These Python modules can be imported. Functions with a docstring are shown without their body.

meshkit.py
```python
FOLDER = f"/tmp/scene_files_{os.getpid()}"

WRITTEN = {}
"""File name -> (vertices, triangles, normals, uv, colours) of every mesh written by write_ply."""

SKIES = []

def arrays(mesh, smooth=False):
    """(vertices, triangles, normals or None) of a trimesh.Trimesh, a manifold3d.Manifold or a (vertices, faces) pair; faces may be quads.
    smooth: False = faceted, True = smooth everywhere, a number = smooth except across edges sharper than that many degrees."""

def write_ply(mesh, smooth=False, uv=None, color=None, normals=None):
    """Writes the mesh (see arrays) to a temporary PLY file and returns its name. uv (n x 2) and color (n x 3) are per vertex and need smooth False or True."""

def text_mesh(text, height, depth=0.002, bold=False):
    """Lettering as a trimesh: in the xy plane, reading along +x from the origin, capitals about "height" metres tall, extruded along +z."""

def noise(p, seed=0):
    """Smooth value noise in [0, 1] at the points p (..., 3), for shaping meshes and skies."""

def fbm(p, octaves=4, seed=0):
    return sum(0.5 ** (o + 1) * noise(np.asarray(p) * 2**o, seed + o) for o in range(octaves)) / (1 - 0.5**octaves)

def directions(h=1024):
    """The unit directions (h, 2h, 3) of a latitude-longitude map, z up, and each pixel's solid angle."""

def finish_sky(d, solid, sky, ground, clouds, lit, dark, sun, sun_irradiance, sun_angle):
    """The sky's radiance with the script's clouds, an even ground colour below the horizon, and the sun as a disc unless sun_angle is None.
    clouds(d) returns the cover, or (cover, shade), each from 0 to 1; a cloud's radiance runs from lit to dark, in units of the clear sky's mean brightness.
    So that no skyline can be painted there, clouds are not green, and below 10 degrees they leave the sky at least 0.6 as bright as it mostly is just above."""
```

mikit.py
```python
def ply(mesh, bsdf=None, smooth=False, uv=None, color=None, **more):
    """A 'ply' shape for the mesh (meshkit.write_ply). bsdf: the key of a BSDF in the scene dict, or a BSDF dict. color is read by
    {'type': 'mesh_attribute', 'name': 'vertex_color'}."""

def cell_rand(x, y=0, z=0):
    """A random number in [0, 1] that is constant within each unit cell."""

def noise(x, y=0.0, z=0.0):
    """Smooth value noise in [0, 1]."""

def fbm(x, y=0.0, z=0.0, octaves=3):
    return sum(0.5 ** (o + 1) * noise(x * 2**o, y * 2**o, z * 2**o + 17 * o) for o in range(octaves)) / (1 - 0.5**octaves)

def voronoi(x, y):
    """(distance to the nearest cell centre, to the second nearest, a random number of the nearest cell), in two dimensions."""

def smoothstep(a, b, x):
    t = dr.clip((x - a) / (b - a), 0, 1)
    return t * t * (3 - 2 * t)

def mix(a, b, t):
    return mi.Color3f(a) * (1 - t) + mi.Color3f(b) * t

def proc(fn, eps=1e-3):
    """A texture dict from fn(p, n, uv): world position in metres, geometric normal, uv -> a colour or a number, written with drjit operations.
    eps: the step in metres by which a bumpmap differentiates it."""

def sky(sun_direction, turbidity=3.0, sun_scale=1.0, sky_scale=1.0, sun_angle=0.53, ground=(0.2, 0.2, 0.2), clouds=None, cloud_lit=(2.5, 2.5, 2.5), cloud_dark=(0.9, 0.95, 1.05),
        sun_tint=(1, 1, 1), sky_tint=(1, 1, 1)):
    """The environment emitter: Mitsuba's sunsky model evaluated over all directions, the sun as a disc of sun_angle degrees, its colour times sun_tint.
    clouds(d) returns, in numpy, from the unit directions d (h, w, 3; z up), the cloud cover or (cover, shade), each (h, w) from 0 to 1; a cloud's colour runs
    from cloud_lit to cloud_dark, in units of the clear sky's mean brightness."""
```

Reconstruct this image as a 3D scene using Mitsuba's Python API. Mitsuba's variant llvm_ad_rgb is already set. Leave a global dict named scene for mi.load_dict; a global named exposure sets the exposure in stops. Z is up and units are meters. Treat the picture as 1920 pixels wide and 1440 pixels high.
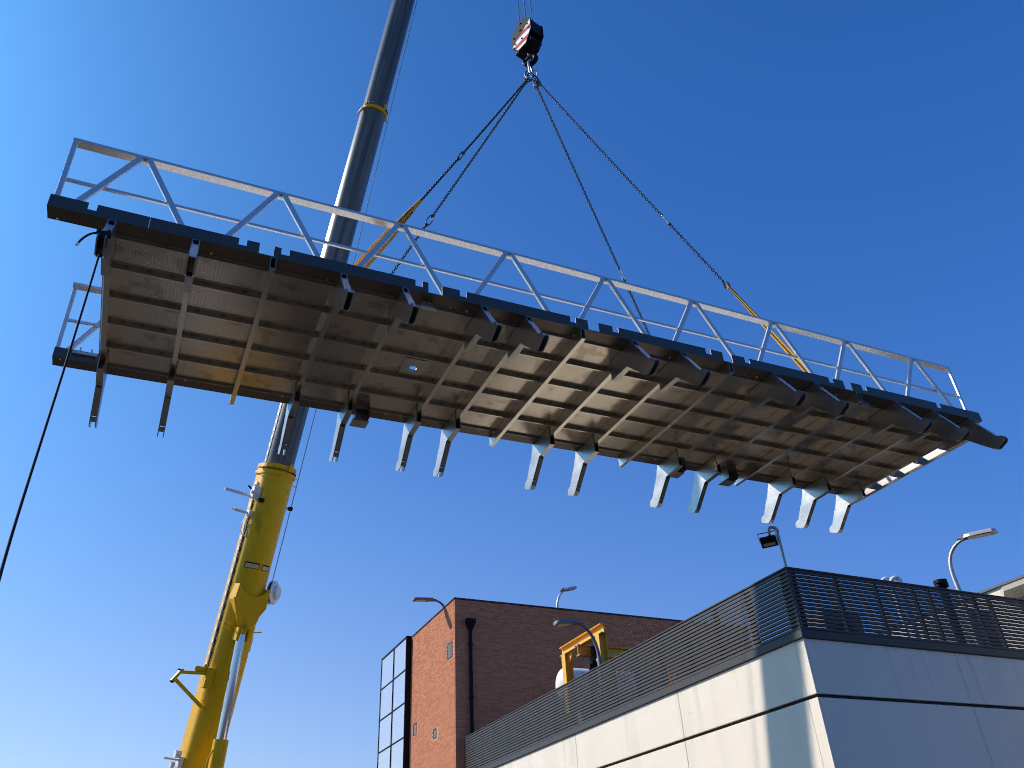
import math, random
import numpy as np
import trimesh
import drjit as dr
import mitsuba as mi
import mikit, meshkit
from shapely.geometry import Polygon, box as sbox, Point

random.seed(7); RNG = np.random.default_rng(7)
scene, labels = {'type': 'scene'}, {}
T4 = mi.ScalarTransform4f

# ------------------------------------------------------------------ camera, sky, exposure
PITCH, ROLL, EYE = 0.587701, -0.056245, np.array([0, 0, 1.6])
_fw = np.array([0, math.cos(PITCH), math.sin(PITCH)]); _up0 = np.array([0, -math.sin(PITCH), math.cos(PITCH)])
_up = -np.array([1, 0, 0]) * math.sin(ROLL) + _up0 * math.cos(ROLL)
scene['camera'] = {'type': 'perspective', 'fov': 2 * math.degrees(math.atan(960 / 1508.557)), 'fov_axis': 'x', 'near_clip': 0.1, 'far_clip': 2000.0,
                   'to_world': T4().look_at(origin=EYE.tolist(), target=(EYE + _fw).tolist(), up=_up.tolist())}
SUN = np.array([-0.740, 0.207, 0.640])
def haze_band(d):                       # thin pale haze: thicker towards the horizon, brighter on the sun's side (forward scatter)
    el = np.degrees(np.arcsin(np.clip(d[..., 2], -1, 1)))
    f = (1 + d @ (SUN / np.linalg.norm(SUN))) / 2
    return np.clip(0.9 * np.exp(-el / 9.8) * f ** 2, 0, 1)
scene['sky'] = mikit.sky(SUN, turbidity=5.2, sky_scale=1.0, sun_scale=1.65, sun_tint=(0.92, 1.0, 1.18), sky_tint=(0.295, 0.90, 1.84), ground=(0.05, 0.05, 0.05),
                         clouds=haze_band, cloud_lit=(4.0, 3.7, 1.5))
exposure = 1.54

# ------------------------------------------------------------------ frames of reference (right-handed, metres)
def frame(x, y, z, o):
    m = np.eye(4); m[:3, 0], m[:3, 1], m[:3, 2], m[:3, 3] = x, y, z, o
    return m
BR = frame([0.89803262, 0.43951315, 0.01912101], [-0.43972929, 0.89808603, 0.0089238], [-0.01325018, -0.01642193, 0.99977735],
           np.array([-5.16275765, 6.3140194, 7.00744758]) + EYE)                       # footbridge: u along, v across, w up
EU, EV = np.array([0.8995, 0.4370, 0.0]), np.array([-0.4370, 0.8995, 0.0])
WB = frame(EU, EV, [0, 0, 1], [4.795, 14.213, 0])                                     # buildings: a along, b away, z above the ground
BOOM0, BOOM1 = np.array([-6.7266, 18.8346, 7.1979]), np.array([0.801, 10.932, 41.375])
_d = BOOM1 - BOOM0; BL = np.linalg.norm(_d); _d /= BL
_h = np.array([_d[0], _d[1], 0]); _h /= np.linalg.norm(_h)
_n = _h * _d[2] - np.array([0, 0, 1]) * math.hypot(_d[0], _d[1]); _s = np.cross(_d, _n)
BM = frame(-_s * .83, _n * .83, _d * .80, BOOM0 + EYE)                                # boom: x left, y underside, z along
BL /= 0.80

# ------------------------------------------------------------------ mesh helpers
def cat(ms):
    return trimesh.util.concatenate(ms)
def bx(x0, x1, y0, y1, z0, z1):
    m = trimesh.creation.box(extents=[x1 - x0, y1 - y0, z1 - z0]); m.apply_translation([(x0 + x1) / 2, (y0 + y1) / 2, (z0 + z1) / 2]); return m
def cham(x0, x1, y0, y1, z0, z1, c=0.006):
    pts = []
    for sx in (0, 1):
        for sy in (0, 1):
            for sz in (0, 1):
                for k in range(3):
                    q = [(x0, x1)[sx], (y0, y1)[sy], (z0, z1)[sz]]
                    for j in range(3):
                        if j != k: q[j] += c * (1 - 2 * (sx, sy, sz)[j])
                    pts.append(q)
    return trimesh.convex.convex_hull(np.array(pts))
def basis(p, q, up=(0, 0, 1)):
    z = np.asarray(q, float) - p; L = np.linalg.norm(z); z /= L
    up = np.asarray(up, float); x = np.cross(up, z)
    if np.linalg.norm(x) < 1e-6: x = np.cross([0, 1, 0], z)
    x /= np.linalg.norm(x); y = np.cross(z, x)
    return x, y, z, L
def rrect(w, h, r, n=3):
    pts = []
    for cx, cy, a0 in ((w / 2 - r, h / 2 - r, 0), (-w / 2 + r, h / 2 - r, 90), (-w / 2 + r, -h / 2 + r, 180), (w / 2 - r, -h / 2 + r, 270)):
        for k in range(n + 1):
            a = math.radians(a0 + 90 * k / n); pts.append((cx + r * math.cos(a), cy + r * math.sin(a)))
    return pts
def extr(poly, d):
    return trimesh.creation.extrude_polygon(poly if isinstance(poly, Polygon) else Polygon(poly), d, engine='earcut')
def bar(p, q, w, h, up=(0, 0, 1), r=0.006):
    """rounded rectangular bar from p to q, w along up x axis, h along up"""
    p = np.asarray(p, float); x, y, z, L = basis(p, q, up)
    m = extr(rrect(w, h, min(r, w / 2.2, h / 2.2)), L); m.apply_transform(frame(x, y, z, p)); return m
def tube(path, r, n=8, closed=False, cap=True):
    path = np.asarray(path, float); N = len(path); r = np.broadcast_to(r, N)
    tan = (np.roll(path, -1, 0) - np.roll(path, 1, 0)) if closed else np.gradient(path, axis=0)
    tan /= np.linalg.norm(tan, axis=1)[:, None]
    a = np.cross(tan[0], [0.31, 0.17, 0.93]); a /= np.linalg.norm(a); V = []
    for i in range(N):
        a = a - tan[i] * (a @ tan[i]); a /= np.linalg.norm(a); b = np.cross(tan[i], a)
        ang = np.arange(n) * 2 * math.pi / n
        V.append(path[i] + r[i] * (np.cos(ang)[:, None] * a + np.sin(ang)[:, None] * b))
    V = np.vstack(V); F = []
    for i in range(N if closed else N - 1):
        j = (i + 1) % N
        for k in range(n):
            k2 = (k + 1) % n
            F += [[i * n + k, i * n + k2, j * n + k2], [i * n + k, j * n + k2, j * n + k]]
    if not closed and cap:
        V = np.vstack([V, path[0], path[-1]])
        for k in range(n):
            F += [[N * n, (k + 1) % n, k], [N * n + 1, (N - 1) * n + k, (N - 1) * n + (k + 1) % n]]
    return trimesh.Trimesh(V, F, process=False)
def cyl(p, q, r, n=20, r2=None):
    return tube([p, q], [r, r if r2 is None else r2], n)
def spline(pts, n=24):
    from scipy.interpolate import CubicSpline
    pts = np.asarray(pts, float); t = np.r_[0, np.cumsum(np.linalg.norm(np.diff(pts, axis=0), axis=1))]
    return CubicSpline(t, pts)(np.linspace(0, t[-1], n))
def prism(poly, d0, d1, o, x, y):
    """polygon in the plane o + X x + Y y, extruded along x cross y from d0 to d1"""
    m = extr(poly, d1 - d0); x, y = np.asarray(x, float), np.asarray(y, float)
    m.apply_transform(frame(x, y, np.cross(x, y), np.asarray(o, float) + np.cross(x, y) * d0)); return m
def applied(m, M):
    m = m.copy(); m.apply_transform(M); return m

# ------------------------------------------------------------------ entries
_count = {}
def key_of(base):
    n = _count.get(base, 0); _count[base] = n + 1
    return base if n == 0 else f'{base}_{n:03d}'
def put(base, mesh, mat, M=None, smooth=False, kind=None, label=None, **more):
    k = key_of(base)
    d = mikit.ply(mesh, mat, smooth=smooth, **more)
    if M is not None: d['to_world'] = T4(M)
    scene[k] = d
    if kind or label:
        labels[k] = {}
        if kind: labels[k]['kind'] = kind
        if label: labels[k]['label'] = label
    return k
def again(base, d, M=None, label=None):
    k = key_of(base); e = dict(d)
    if M is not None: e['to_world'] = T4(M)
    scene[k] = e
    return k
def thing(base, label, category, group=None):
    k = key_of(base); labels[k] = {'label': label, 'category': category}
    if group: labels[k]['group'] = group
    return k

# ------------------------------------------------------------------ materials
def two(b): return {'type': 'twosided', 'bsdf': b}
def pr(c, rough=0.5, metal=0.0, spec=0.5, **k):
    d = {'type': 'principled', 'base_color': c if isinstance(c, dict) else {'type': 'rgb', 'value': list(c)}, 'roughness': rough, 'metallic': metal, **k}
    if metal < 0.5: d['specular'] = spec
    return d
def inbridge(p):
    q = p - mi.Point3f(*[float(x) for x in BR[:3, 3]])
    return [dr.dot(mi.Vector3f(q), mi.Vector3f(*[float(x) for x in BR[:3, i]])) for i in range(3)]
def f_steel_rough(p, n, uv):
    a, b, c = inbridge(p)
    return 0.24 + 0.14 * mikit.fbm(a * 1.7, b * 2.3, c * 4.0, 3)
def f_steel_col(p, n, uv):
    a, b, c = inbridge(p)
    g = mikit.fbm(a * 0.9, b * 3.1, c * 2.0, 3); f = mikit.noise(a * 9, b * 9, c * 9)
    return mikit.mix((0.38, 0.365, 0.34), (0.44, 0.425, 0.40), mikit.smoothstep(0.25, 0.75, g)) * (0.93 + 0.10 * f)
def f_rail_col(p, n, uv):
    a, b, c = inbridge(p)
    return mikit.mix((0.60, 0.59, 0.57), (0.70, 0.69, 0.67), mikit.fbm(a * 0.9, b * 3.1, c * 2.0, 3))
def f_tread_col(p, n, uv):
    a, b, c = inbridge(p)
    g = mikit.fbm(a * 1.3, b * 1.3, 0.5, 3); s = mikit.smoothstep(0.58, 0.78, mikit.fbm(a * 4.0 + 9, b * 4.0, 2.0, 3))
    w = mi.Float(0)
    for v0 in (0.81, 1.42, 2.02, 2.61): w = dr.maximum(w, 1 - mikit.smoothstep(0.015, 0.07, dr.abs(b - v0 - 0.01)))
    s = dr.maximum(s, w * mikit.smoothstep(0.42, 0.62, mikit.noise(a * 4.5, b * 3)))
    return mikit.mix(mikit.mix((0.46, 0.395, 0.315), (0.55, 0.475, 0.385), g), (0.27, 0.20, 0.14), s * 0.55)
scene['steel'] = two(pr(mikit.proc(f_steel_col), mikit.proc(f_steel_rough), 0.93))
scene['dull_steel'] = two(pr((0.115, 0.092, 0.075), 0.42, 0.85))
scene['flange_steel'] = two(pr((0.57, 0.52, 0.45), 0.24, 0.93))
scene['rail_steel'] = two(pr(mikit.proc(f_rail_col), 0.32, 0.55))
scene['deck_topping'] = two(pr((0.60, 0.58, 0.54), 0.8))
scene['tread_steel'] = two(pr(mikit.proc(f_tread_col), 0.22, 0.93))
scene['bolt_steel'] = two(pr((0.30, 0.27, 0.24), 0.5, 0.7))
scene['hole_black'] = two(pr((0.008, 0.008, 0.009), 0.8))
def f_wall(p, n, uv):
    g = mikit.fbm(p.x * 0.35, p.y * 0.35, p.z * 0.9, 3); s = mikit.fbm(p.x * 2.1, p.y * 2.1, p.z * 0.22, 3)
    d = mikit.smoothstep(0.955, 0.985, mikit.noise(p.x * 7.1, p.y * 7.1, p.z * 7.1))
    top = mikit.smoothstep(3.9, 5.44, p.z)
    run = mikit.smoothstep(0.60, 0.80, mikit.fbm(p.x * 6.3, p.y * 6.3, p.z * 0.16, 3)) * top + 0.6 * mikit.smoothstep(5.30, 5.44, p.z) * mikit.noise(p.x * 3, p.y * 3)
    g = g * 0.7 + 0.3 * mikit.cell_rand(p.x * 0.0 + dr.floor((p.x * 0.437 - p.y * 0.8995) * 0.22), 0, dr.floor(p.z * 0.6))
    d = dr.maximum(d, run * 0.55)
    return mikit.mix((0.68, 0.625, 0.525), (0.715, 0.665, 0.57), g) * (1.0 - 0.07 * mikit.smoothstep(0.45, 0.8, s)) * (1 - 0.25 * d)
scene['white_panel'] = two(pr(mikit.proc(f_wall), 0.42, 0.0, 0.35))
scene['anthracite'] = two(pr((0.046, 0.047, 0.049), 0.48, 0.0, 0.3))
scene['joint_black'] = two(pr((0.012, 0.012, 0.013), 0.8))
scene['brick_tone'] = two(pr({'type': 'mesh_attribute', 'name': 'vertex_color'}, 0.85, 0.0, 0.25))
BT = [(0.455, 0.185, 0.098), (0.485, 0.20, 0.108), (0.435, 0.17, 0.09), (0.51, 0.215, 0.117), (0.41, 0.157, 0.082)]
for i, c in enumerate(BT): scene[f'brick_{"abcde"[i]}'] = two(pr(c, 0.85, 0.0, 0.25))
scene['mortar'] = two(pr((0.56, 0.41, 0.31), 0.9, 0.0, 0.2))
def f_yellow(p, n, uv):
    g = mikit.fbm(p.x * 1.1, p.y * 1.1, p.z * 0.5, 3); s = mikit.smoothstep(0.62, 0.82, mikit.fbm(p.x * 5, p.y * 5, p.z * 0.8, 3))
    return mikit.mix((0.76, 0.41, 0.004), (0.84, 0.47, 0.006), g) * (1 - 0.3 * s)
scene['crane_yellow'] = two(pr(mikit.proc(f_yellow), 0.42, 0.0, 0.22))
def f_boom(p, n, uv):
    q = p - mi.Point3f(*[float(x) for x in BM[:3, 3]])
    x = dr.dot(mi.Vector3f(q), mi.Vector3f(*[float(v) for v in BM[:3, 0]])); y = dr.dot(mi.Vector3f(q), mi.Vector3f(*[float(v) for v in BM[:3, 1]]))
    z = dr.dot(mi.Vector3f(q), mi.Vector3f(*[float(v) for v in BM[:3, 2]]))
    s = mikit.fbm(x * 16, y * 5, z * 0.30, 3); g = mikit.smoothstep(0.5, 0.75, mikit.fbm(x * 6 + 5, y * 3, z * 0.7, 3))
    return mikit.mix(mikit.mix((0.055, 0.055, 0.052), (0.155, 0.155, 0.14), mikit.smoothstep(0.3, 0.7, s)), (0.10, 0.085, 0.05), g * 0.75)
scene['boom_grey'] = two(pr(mikit.proc(f_boom), 0.30, 0.0, 0.45))
scene['pale_paint'] = two(pr((0.66, 0.66, 0.64), 0.45))
scene['chrome'] = two(pr((0.62, 0.62, 0.63), 0.12, 1.0))
scene['galvanised'] = two(pr((0.46, 0.47, 0.48), 0.40, 0.6))
scene['chain_steel'] = two(pr((0.07, 0.075, 0.09), 0.38, 0.7))
scene['bright_steel'] = two(pr((0.60, 0.60, 0.60), 0.28, 0.9))
scene['rope_steel'] = two(pr((0.10, 0.10, 0.11), 0.55, 0.4))
scene['black_paint'] = two(pr((0.007, 0.008, 0.012), 0.5, 0.0, 0.12))
scene['black_rope'] = two(pr((0.010, 0.011, 0.018), 0.85))
scene['red_paint'] = two(pr((0.36, 0.012, 0.018), 0.5, 0.0, 0.2))
scene['white_paint'] = two(pr((0.74, 0.74, 0.72), 0.45))
scene['webbing'] = two(pr((0.60, 0.31, 0.03), 0.85))
scene['webbing_dark'] = two(pr((0.035, 0.028, 0.015), 0.85))
scene['gantry_yellow'] = two(pr((0.74, 0.38, 0.015), 0.42))
scene['glass_pane'] = two(pr((0.66, 0.64, 0.68), 0.05, 0.7))
scene['lamp_lens'] = two(pr((0.38, 0.33, 0.24), 0.25))
scene['grey_soffit'] = two(pr((0.36, 0.36, 0.31), 0.7))
scene['machine_grey'] = two(pr((0.16, 0.17, 0.18), 0.55, 0.3))
scene['louvre_grey'] = two(pr((0.055, 0.065, 0.08), 0.5))
def f_ground(p, n, uv):
    g = mikit.fbm(p.x * 0.15, p.y * 0.15, 0, 4); f = mikit.noise(p.x * 30, p.y * 30)
    return mikit.mix((0.030, 0.029, 0.027), (0.046, 0.044, 0.041), g) * (0.85 + 0.3 * f)
scene['asphalt'] = two(pr(mikit.proc(f_ground), 0.85, 0.0, 0.3))

# ------------------------------------------------------------------ ground
k = put('ground', bx(-500, 500, -500, 500, -0.5, 0.0), 'asphalt', kind='structure')

# ------------------------------------------------------------------ white building with its louvre screens
G = 1.6   # eye height: photo heights are given above the eye
wb = thing('white_building', 'low building of smooth cream white wall panels under a dark slatted roof screen', 'building')
Z_TOP, Z_GR0, Z_GR1 = 3.84 + G, 2.865 + G, 2.925 + G
put(wb + '__wall', bx(0.05, 13.2, 0.05, 16.18, 0.0, 3.70 + G), 'joint_black', WB)
rows = [(Z_GR1, Z_TOP), (1.18 + G, Z_GR0), (0.0, 1.165 + G)]
for r, (z0, z1) in enumerate(rows):
    cuts = [0.0, 0.236, 3.885, 8.47, 13.05, 16.18]
    for i in range(5):
        g = 0.0015 if i == 0 else 0.006
        g2 = 0.0015 if i == 1 else 0.006
        b0 = cuts[i] + (g if i else 0); b1 = cuts[i + 1] - (0.0015 if i == 0 else 0.006)
        if i == 1: b0 = cuts[1] + 0.0015
        put(wb + '__panel', cham(0.0, 0.046, b0 if i else 0.0, b1, z0, z1, 0.004), 'white_panel', WB)
    cuts = [0.049, 3.69, 8.3, 13.2]
    for i in range(3):
        put(wb + '__panel', cham(cuts[i] + (0.004 if i else 0), cuts[i + 1] - 0.004, 0.0, 0.046, z0, z1, 0.004), 'white_panel', WB)
# coping: a folded metal profile proud of the panels
put(wb + '__coping', cham(-0.05, 0.22, -0.05, 16.18, 3.842 + G, 3.985 + G, 0.008), 'anthracite', WB)
put(wb + '__coping', cham(0.222, 13.2, -0.05, 0.22, 3.842 + G, 3.985 + G, 0.008), 'anthracite', WB)
put(wb + '__roof', bx(0.3, 13.2, 0.3, 16.1, 3.60 + G, 3.75 + G), 'joint_black', WB)

NS, Z0, PIT = 15, 4.035 + G, 0.0735
for side in (0, 1):
    s = thing('louvre_screen', ['dark grey slatted roof screen above the sunlit white wall, running back to the brick building',
                                'dark slatted roof screen above the shaded white wall, with bright gaps between its slats'][side], 'louvre screen')
    for i in range(NS):
        z = Z0 + i * PIT
        if side == 0: m = cham(0.0, 0.042, 0.014, 16.1, z - 0.026, z + 0.026, 0.004)
        else: m = cham(0.014, 13.0, 0.0, 0.042, z - 0.026, z + 0.026, 0.004)
        put(s + '__slat', m, 'anthracite', WB)
    zt = Z0 + NS * PIT
    if side == 0:
        put(s + '__top_rail', cham(-0.012, 0.045, 0.0, 16.12, zt - 0.030, zt, 0.004), 'anthracite', WB)
        put(s + '__corner_post', cham(-0.004, 0.030, -0.004, 0.012, 3.987 + G, zt - 0.031, 0.003), 'anthracite', WB)
        for b in [0.24 + 1.045 * j for j in range(16)]:
            put(s + '__post', cham(0.044, 0.17, b - 0.03, b + 0.03, 3.95 + G, zt - 0.035, 0.004), 'anthracite', WB)
    else:
        put(s + '__top_rail', cham(0.048, 13.0, -0.012, 0.045, zt - 0.030, zt, 0.004), 'anthracite', WB)
        for a in [0.20, 1.20, 2.19, 3.20, 3.62, 4.90, 5.35, 6.4, 7.5, 8.6, 9.7, 10.8, 11.9, 12.9]:
            put(s + '__post', cham(a - 0.03, a + 0.03, 0.044, 0.12, 3.95 + G, zt - 0.035, 0.004), 'anthracite', WB)

# ------------------------------------------------------------------ brick building
bb = thing('brick_building', 'tall red brick building with dark metal coping and a glazed corner behind the slatted screen', 'building')
A0, B0, ZB = -0.257, 16.228, 9.86 + G
wk = put(bb + '__wall', bx(A0 + 0.012, 13.0, B0 + 0.012, B0 + 0.3, 0, ZB - 0.01), 'mortar', WB)
wk2 = put(bb + '__wall', bx(A0 + 0.012, A0 + 0.3, B0 + 0.301, 21.2, 0, ZB - 0.01), 'mortar', WB)
put(bb + '__roof', bx(A0 + 0.3, 13.0, B0 + 0.3, 24.7, ZB - 0.6, ZB - 0.3), 'joint_black', WB)
CR, BLn, JT = 0.063, 0.245, 0.010
VENTS = [(16.50, 17.05, 7.87 + G, 8.43 + G), (20.38, 20.76, 6.0 + G, 6.44 + G), (18.15, 18.49, 5.49 + G, 5.82 + G)]
allb = []
nrow = int((ZB - 2.2) / CR)
for r in range(nrow):
    z1 = ZB - 0.012 - r * CR; z0 = z1 - CR + JT
    off = (r % 2) * BLn / 2
    x = A0
    first = True
    while x < 12.9:                                   # shaded front
        L = BLn - off if (first and off) else BLn
        allb.append((0, x, x + L - JT, z0, z1)); x += L; first = False
    x = B0 + 0.001; first = True
    while x < 21.19:                                  # sunlit flank
        L = (BLn / 2 if off else BLn) if first else BLn
        x1 = min(x + L - JT, 21.19)
        if not any(x1 > v[0] + .02 and x < v[1] - .02 and z1 > v[2] + .01 and z0 < v[3] - .01 for v in VENTS) and x1 - x > 0.03:
            lo = x if x > B0 + 0.1 else x + 0.103
            if x1 - lo > 0.02: allb.append((1, lo, x1, z0, z1))
        x += L; first = False
def brick_box(w, x0, x1, z0, z1, e):
    return (x0, x1, B0 - e, B0 + 0.10, z0, z1) if w == 0 else (A0 - e, A0 + 0.10, x0, x1, z0, z1)
cen = np.array([[(x0 + x1) / 2 if w == 0 else A0, B0 if w == 0 else (x0 + x1) / 2, (z0 + z1) / 2] for w, x0, x1, z0, z1 in allb])
wpos = cen[:, :1] * EU + cen[:, 1:2] * EV + WB[:3, 3]; wpos[:, 2] = cen[:, 2]
near = np.linalg.norm(wpos - EYE, axis=1) + np.where(np.array([q[0] for q in allb]) == 1, 1.2, 0) - 0.25 * cen[:, 2]
vis = (cen[:, 2] > 5.3 + G) | (cen[:, 0] < -0.1)
near = np.where(vis, near, 1e9)
chosen = set(np.argsort(near)[:300].tolist())
unit = {}
V, F, Cc = [], [], []
ub = trimesh.creation.box(extents=[1, 1, 1]); uv_, uf_ = np.array(ub.vertices) + 0.5, np.array(ub.faces)
nf = np.array(ub.face_normals); uf_ = uf_[nf[:, 1] < 0.5]          # no hidden backs
for i, (w, x0, x1, z0, z1) in enumerate(allb):
    e = float(RNG.uniform(0.0, 0.004)); tone = int(RNG.integers(0, 5)); X = brick_box(w, x0, x1, z0, z1, e)
    if i in chosen:
        size = (round(X[1] - X[0], 3), round(z1 - z0, 4), w, tone)
        if size not in unit:
            unit[size] = mikit.ply(cham(0, X[1] - X[0], 0, X[3] - X[2], 0, z1 - z0, 0.004), f'brick_{"abcde"[tone]}')
        m = np.eye(4); m[:3, 3] = [X[0], X[2], X[4]]
        again((wk if w == 0 else wk2) + '__brick', unit[size], WB @ m)
    else:
        f = np.array(ub.faces)
        f = f[(nf[:, 1] < 0.5)] if w == 0 else f[(nf[:, 0] < 0.5)]
        v = uv_ * [X[1] - X[0], X[3] - X[2], X[5] - X[4]] + [X[0], X[2], X[4]]
        F.append(f + 8 * len(V)); V.append(v); Cc.append(np.tile(np.array(BT[tone]) * RNG.uniform(0.96, 1.04), (8, 1)))
put(bb + '__brickwork', trimesh.Trimesh(np.vstack(V), np.vstack(F), process=False), 'brick_tone', WB, kind='stuff', color=np.vstack(Cc))
put(bb + '__coping', cham(A0 - 0.035, A0 + 0.33, B0 - 0.035, 21.18, ZB, ZB + 0.05, 0.005), 'anthracite', WB)
put(bb + '__coping', cham(A0 + 0.333, 13.0, B0 - 0.035, B0 + 0.33, ZB, ZB + 0.05, 0.005), 'anthracite', WB)
dp = put(bb + '__downpipe', cyl([0.30, B0 - 0.09, 0.2], [0.30, B0 - 0.09, 8.75 + G], 0.062), 'black_paint', WB, smooth=40)
put(dp + '__hopper', trimesh.convex.convex_hull([[0.30 + sx * w, B0 - 0.09 + sy * w, z] for w, z in ((0.065, 8.74 + G), (0.155, 8.98 + G), (0.165, 9.12 + G)) for sx in (-1, 1) for sy in (-1, .55)]), 'black_paint', WB)
for z in (4.6, 6.4, 8.2):
    put(dp + '__clip', cham(0.22, 0.38, B0 - 0.165, B0 - 0.02, z + G, z + G + 0.05, 0.004), 'black_paint', WB)
for b0, b1, z0, z1 in VENTS:
    v = put(bb + '__vent', cat([cham(A0 - 0.012, A0 + 0.02, b0, b0 + 0.03, z0, z1, .003), cham(A0 - 0.012, A0 + 0.02, b1 - 0.03, b1, z0, z1, .003),
                               cham(A0 - 0.012, A0 + 0.02, b0 + .03, b1 - .03, z0, z0 + .03, .003), cham(A0 - 0.012, A0 + 0.02, b0 + .03, b1 - .03, z1 - .03, z1, .003), bx(A0 + 0.013, A0 + 0.019, b0, b1, z0 + .031, z1 - .031)]), 'louvre_grey', WB)
    n = int((z1 - z0 - 0.06) / 0.055)
    for j in range(n):
        z = z0 + 0.045 + j * (z1 - z0 - 0.06) / n
        put(v + '__slat', prism([(A0 - 0.006, z), (A0 + 0.0, z), (A0 + 0.012, z + 0.03), (A0 + 0.006, z + 0.03)], -(b1 - .031), -(b0 + .031), [0, 0, 0], [1, 0, 0], [0, 0, 1]), 'louvre_grey', WB)
# glazed stair corner
AG = -0.464
cw = put(bb + '__curtain_wall', cat([bx(AG + 0.03, AG + 0.05, 21.22, 24.70, 0, 9.84 + G), cham(AG - 0.02, A0 + 0.28, 21.20, 21.26, 0, 9.93 + G, .004),
                                    cham(AG - 0.02, AG + 0.06, 24.71, 24.78, 0, 9.93 + G, .004), cham(AG - 0.02, A0 + 4.0, 21.262, 24.709, 9.85 + G, 9.925 + G, .004), bx(AG + .06, A0 + 4, 24.72, 24.76, 0, 9.84 + G)]), 'black_paint', WB)
zs = [9.85 + G - 1.265 * j for j in range(10)]
for c0, c1 in ((21.26, 22.895), (22.945, 24.71)):
    for j in range(8):
        put(cw + '__pane', bx(AG + 0.002, AG + 0.014, c0 + .006, c1 - .006, zs[j + 1] + 0.03, zs[j] - 0.022), 'glass_pane', WB)
put(cw + '__mullion', cham(AG - 0.03, AG + 0.028, 22.895, 22.945, 0.2, 9.84 + G, .004), 'black_paint', WB)
for j in range(1, 9):
    for c0, c1 in ((21.262, 22.893), (22.947, 24.708)):
        put(cw + '__transom', cham(AG - 0.022, AG + 0.028, c0, c1, zs[j] - 0.022, zs[j] + 0.03, .004), 'black_paint', WB)

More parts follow.
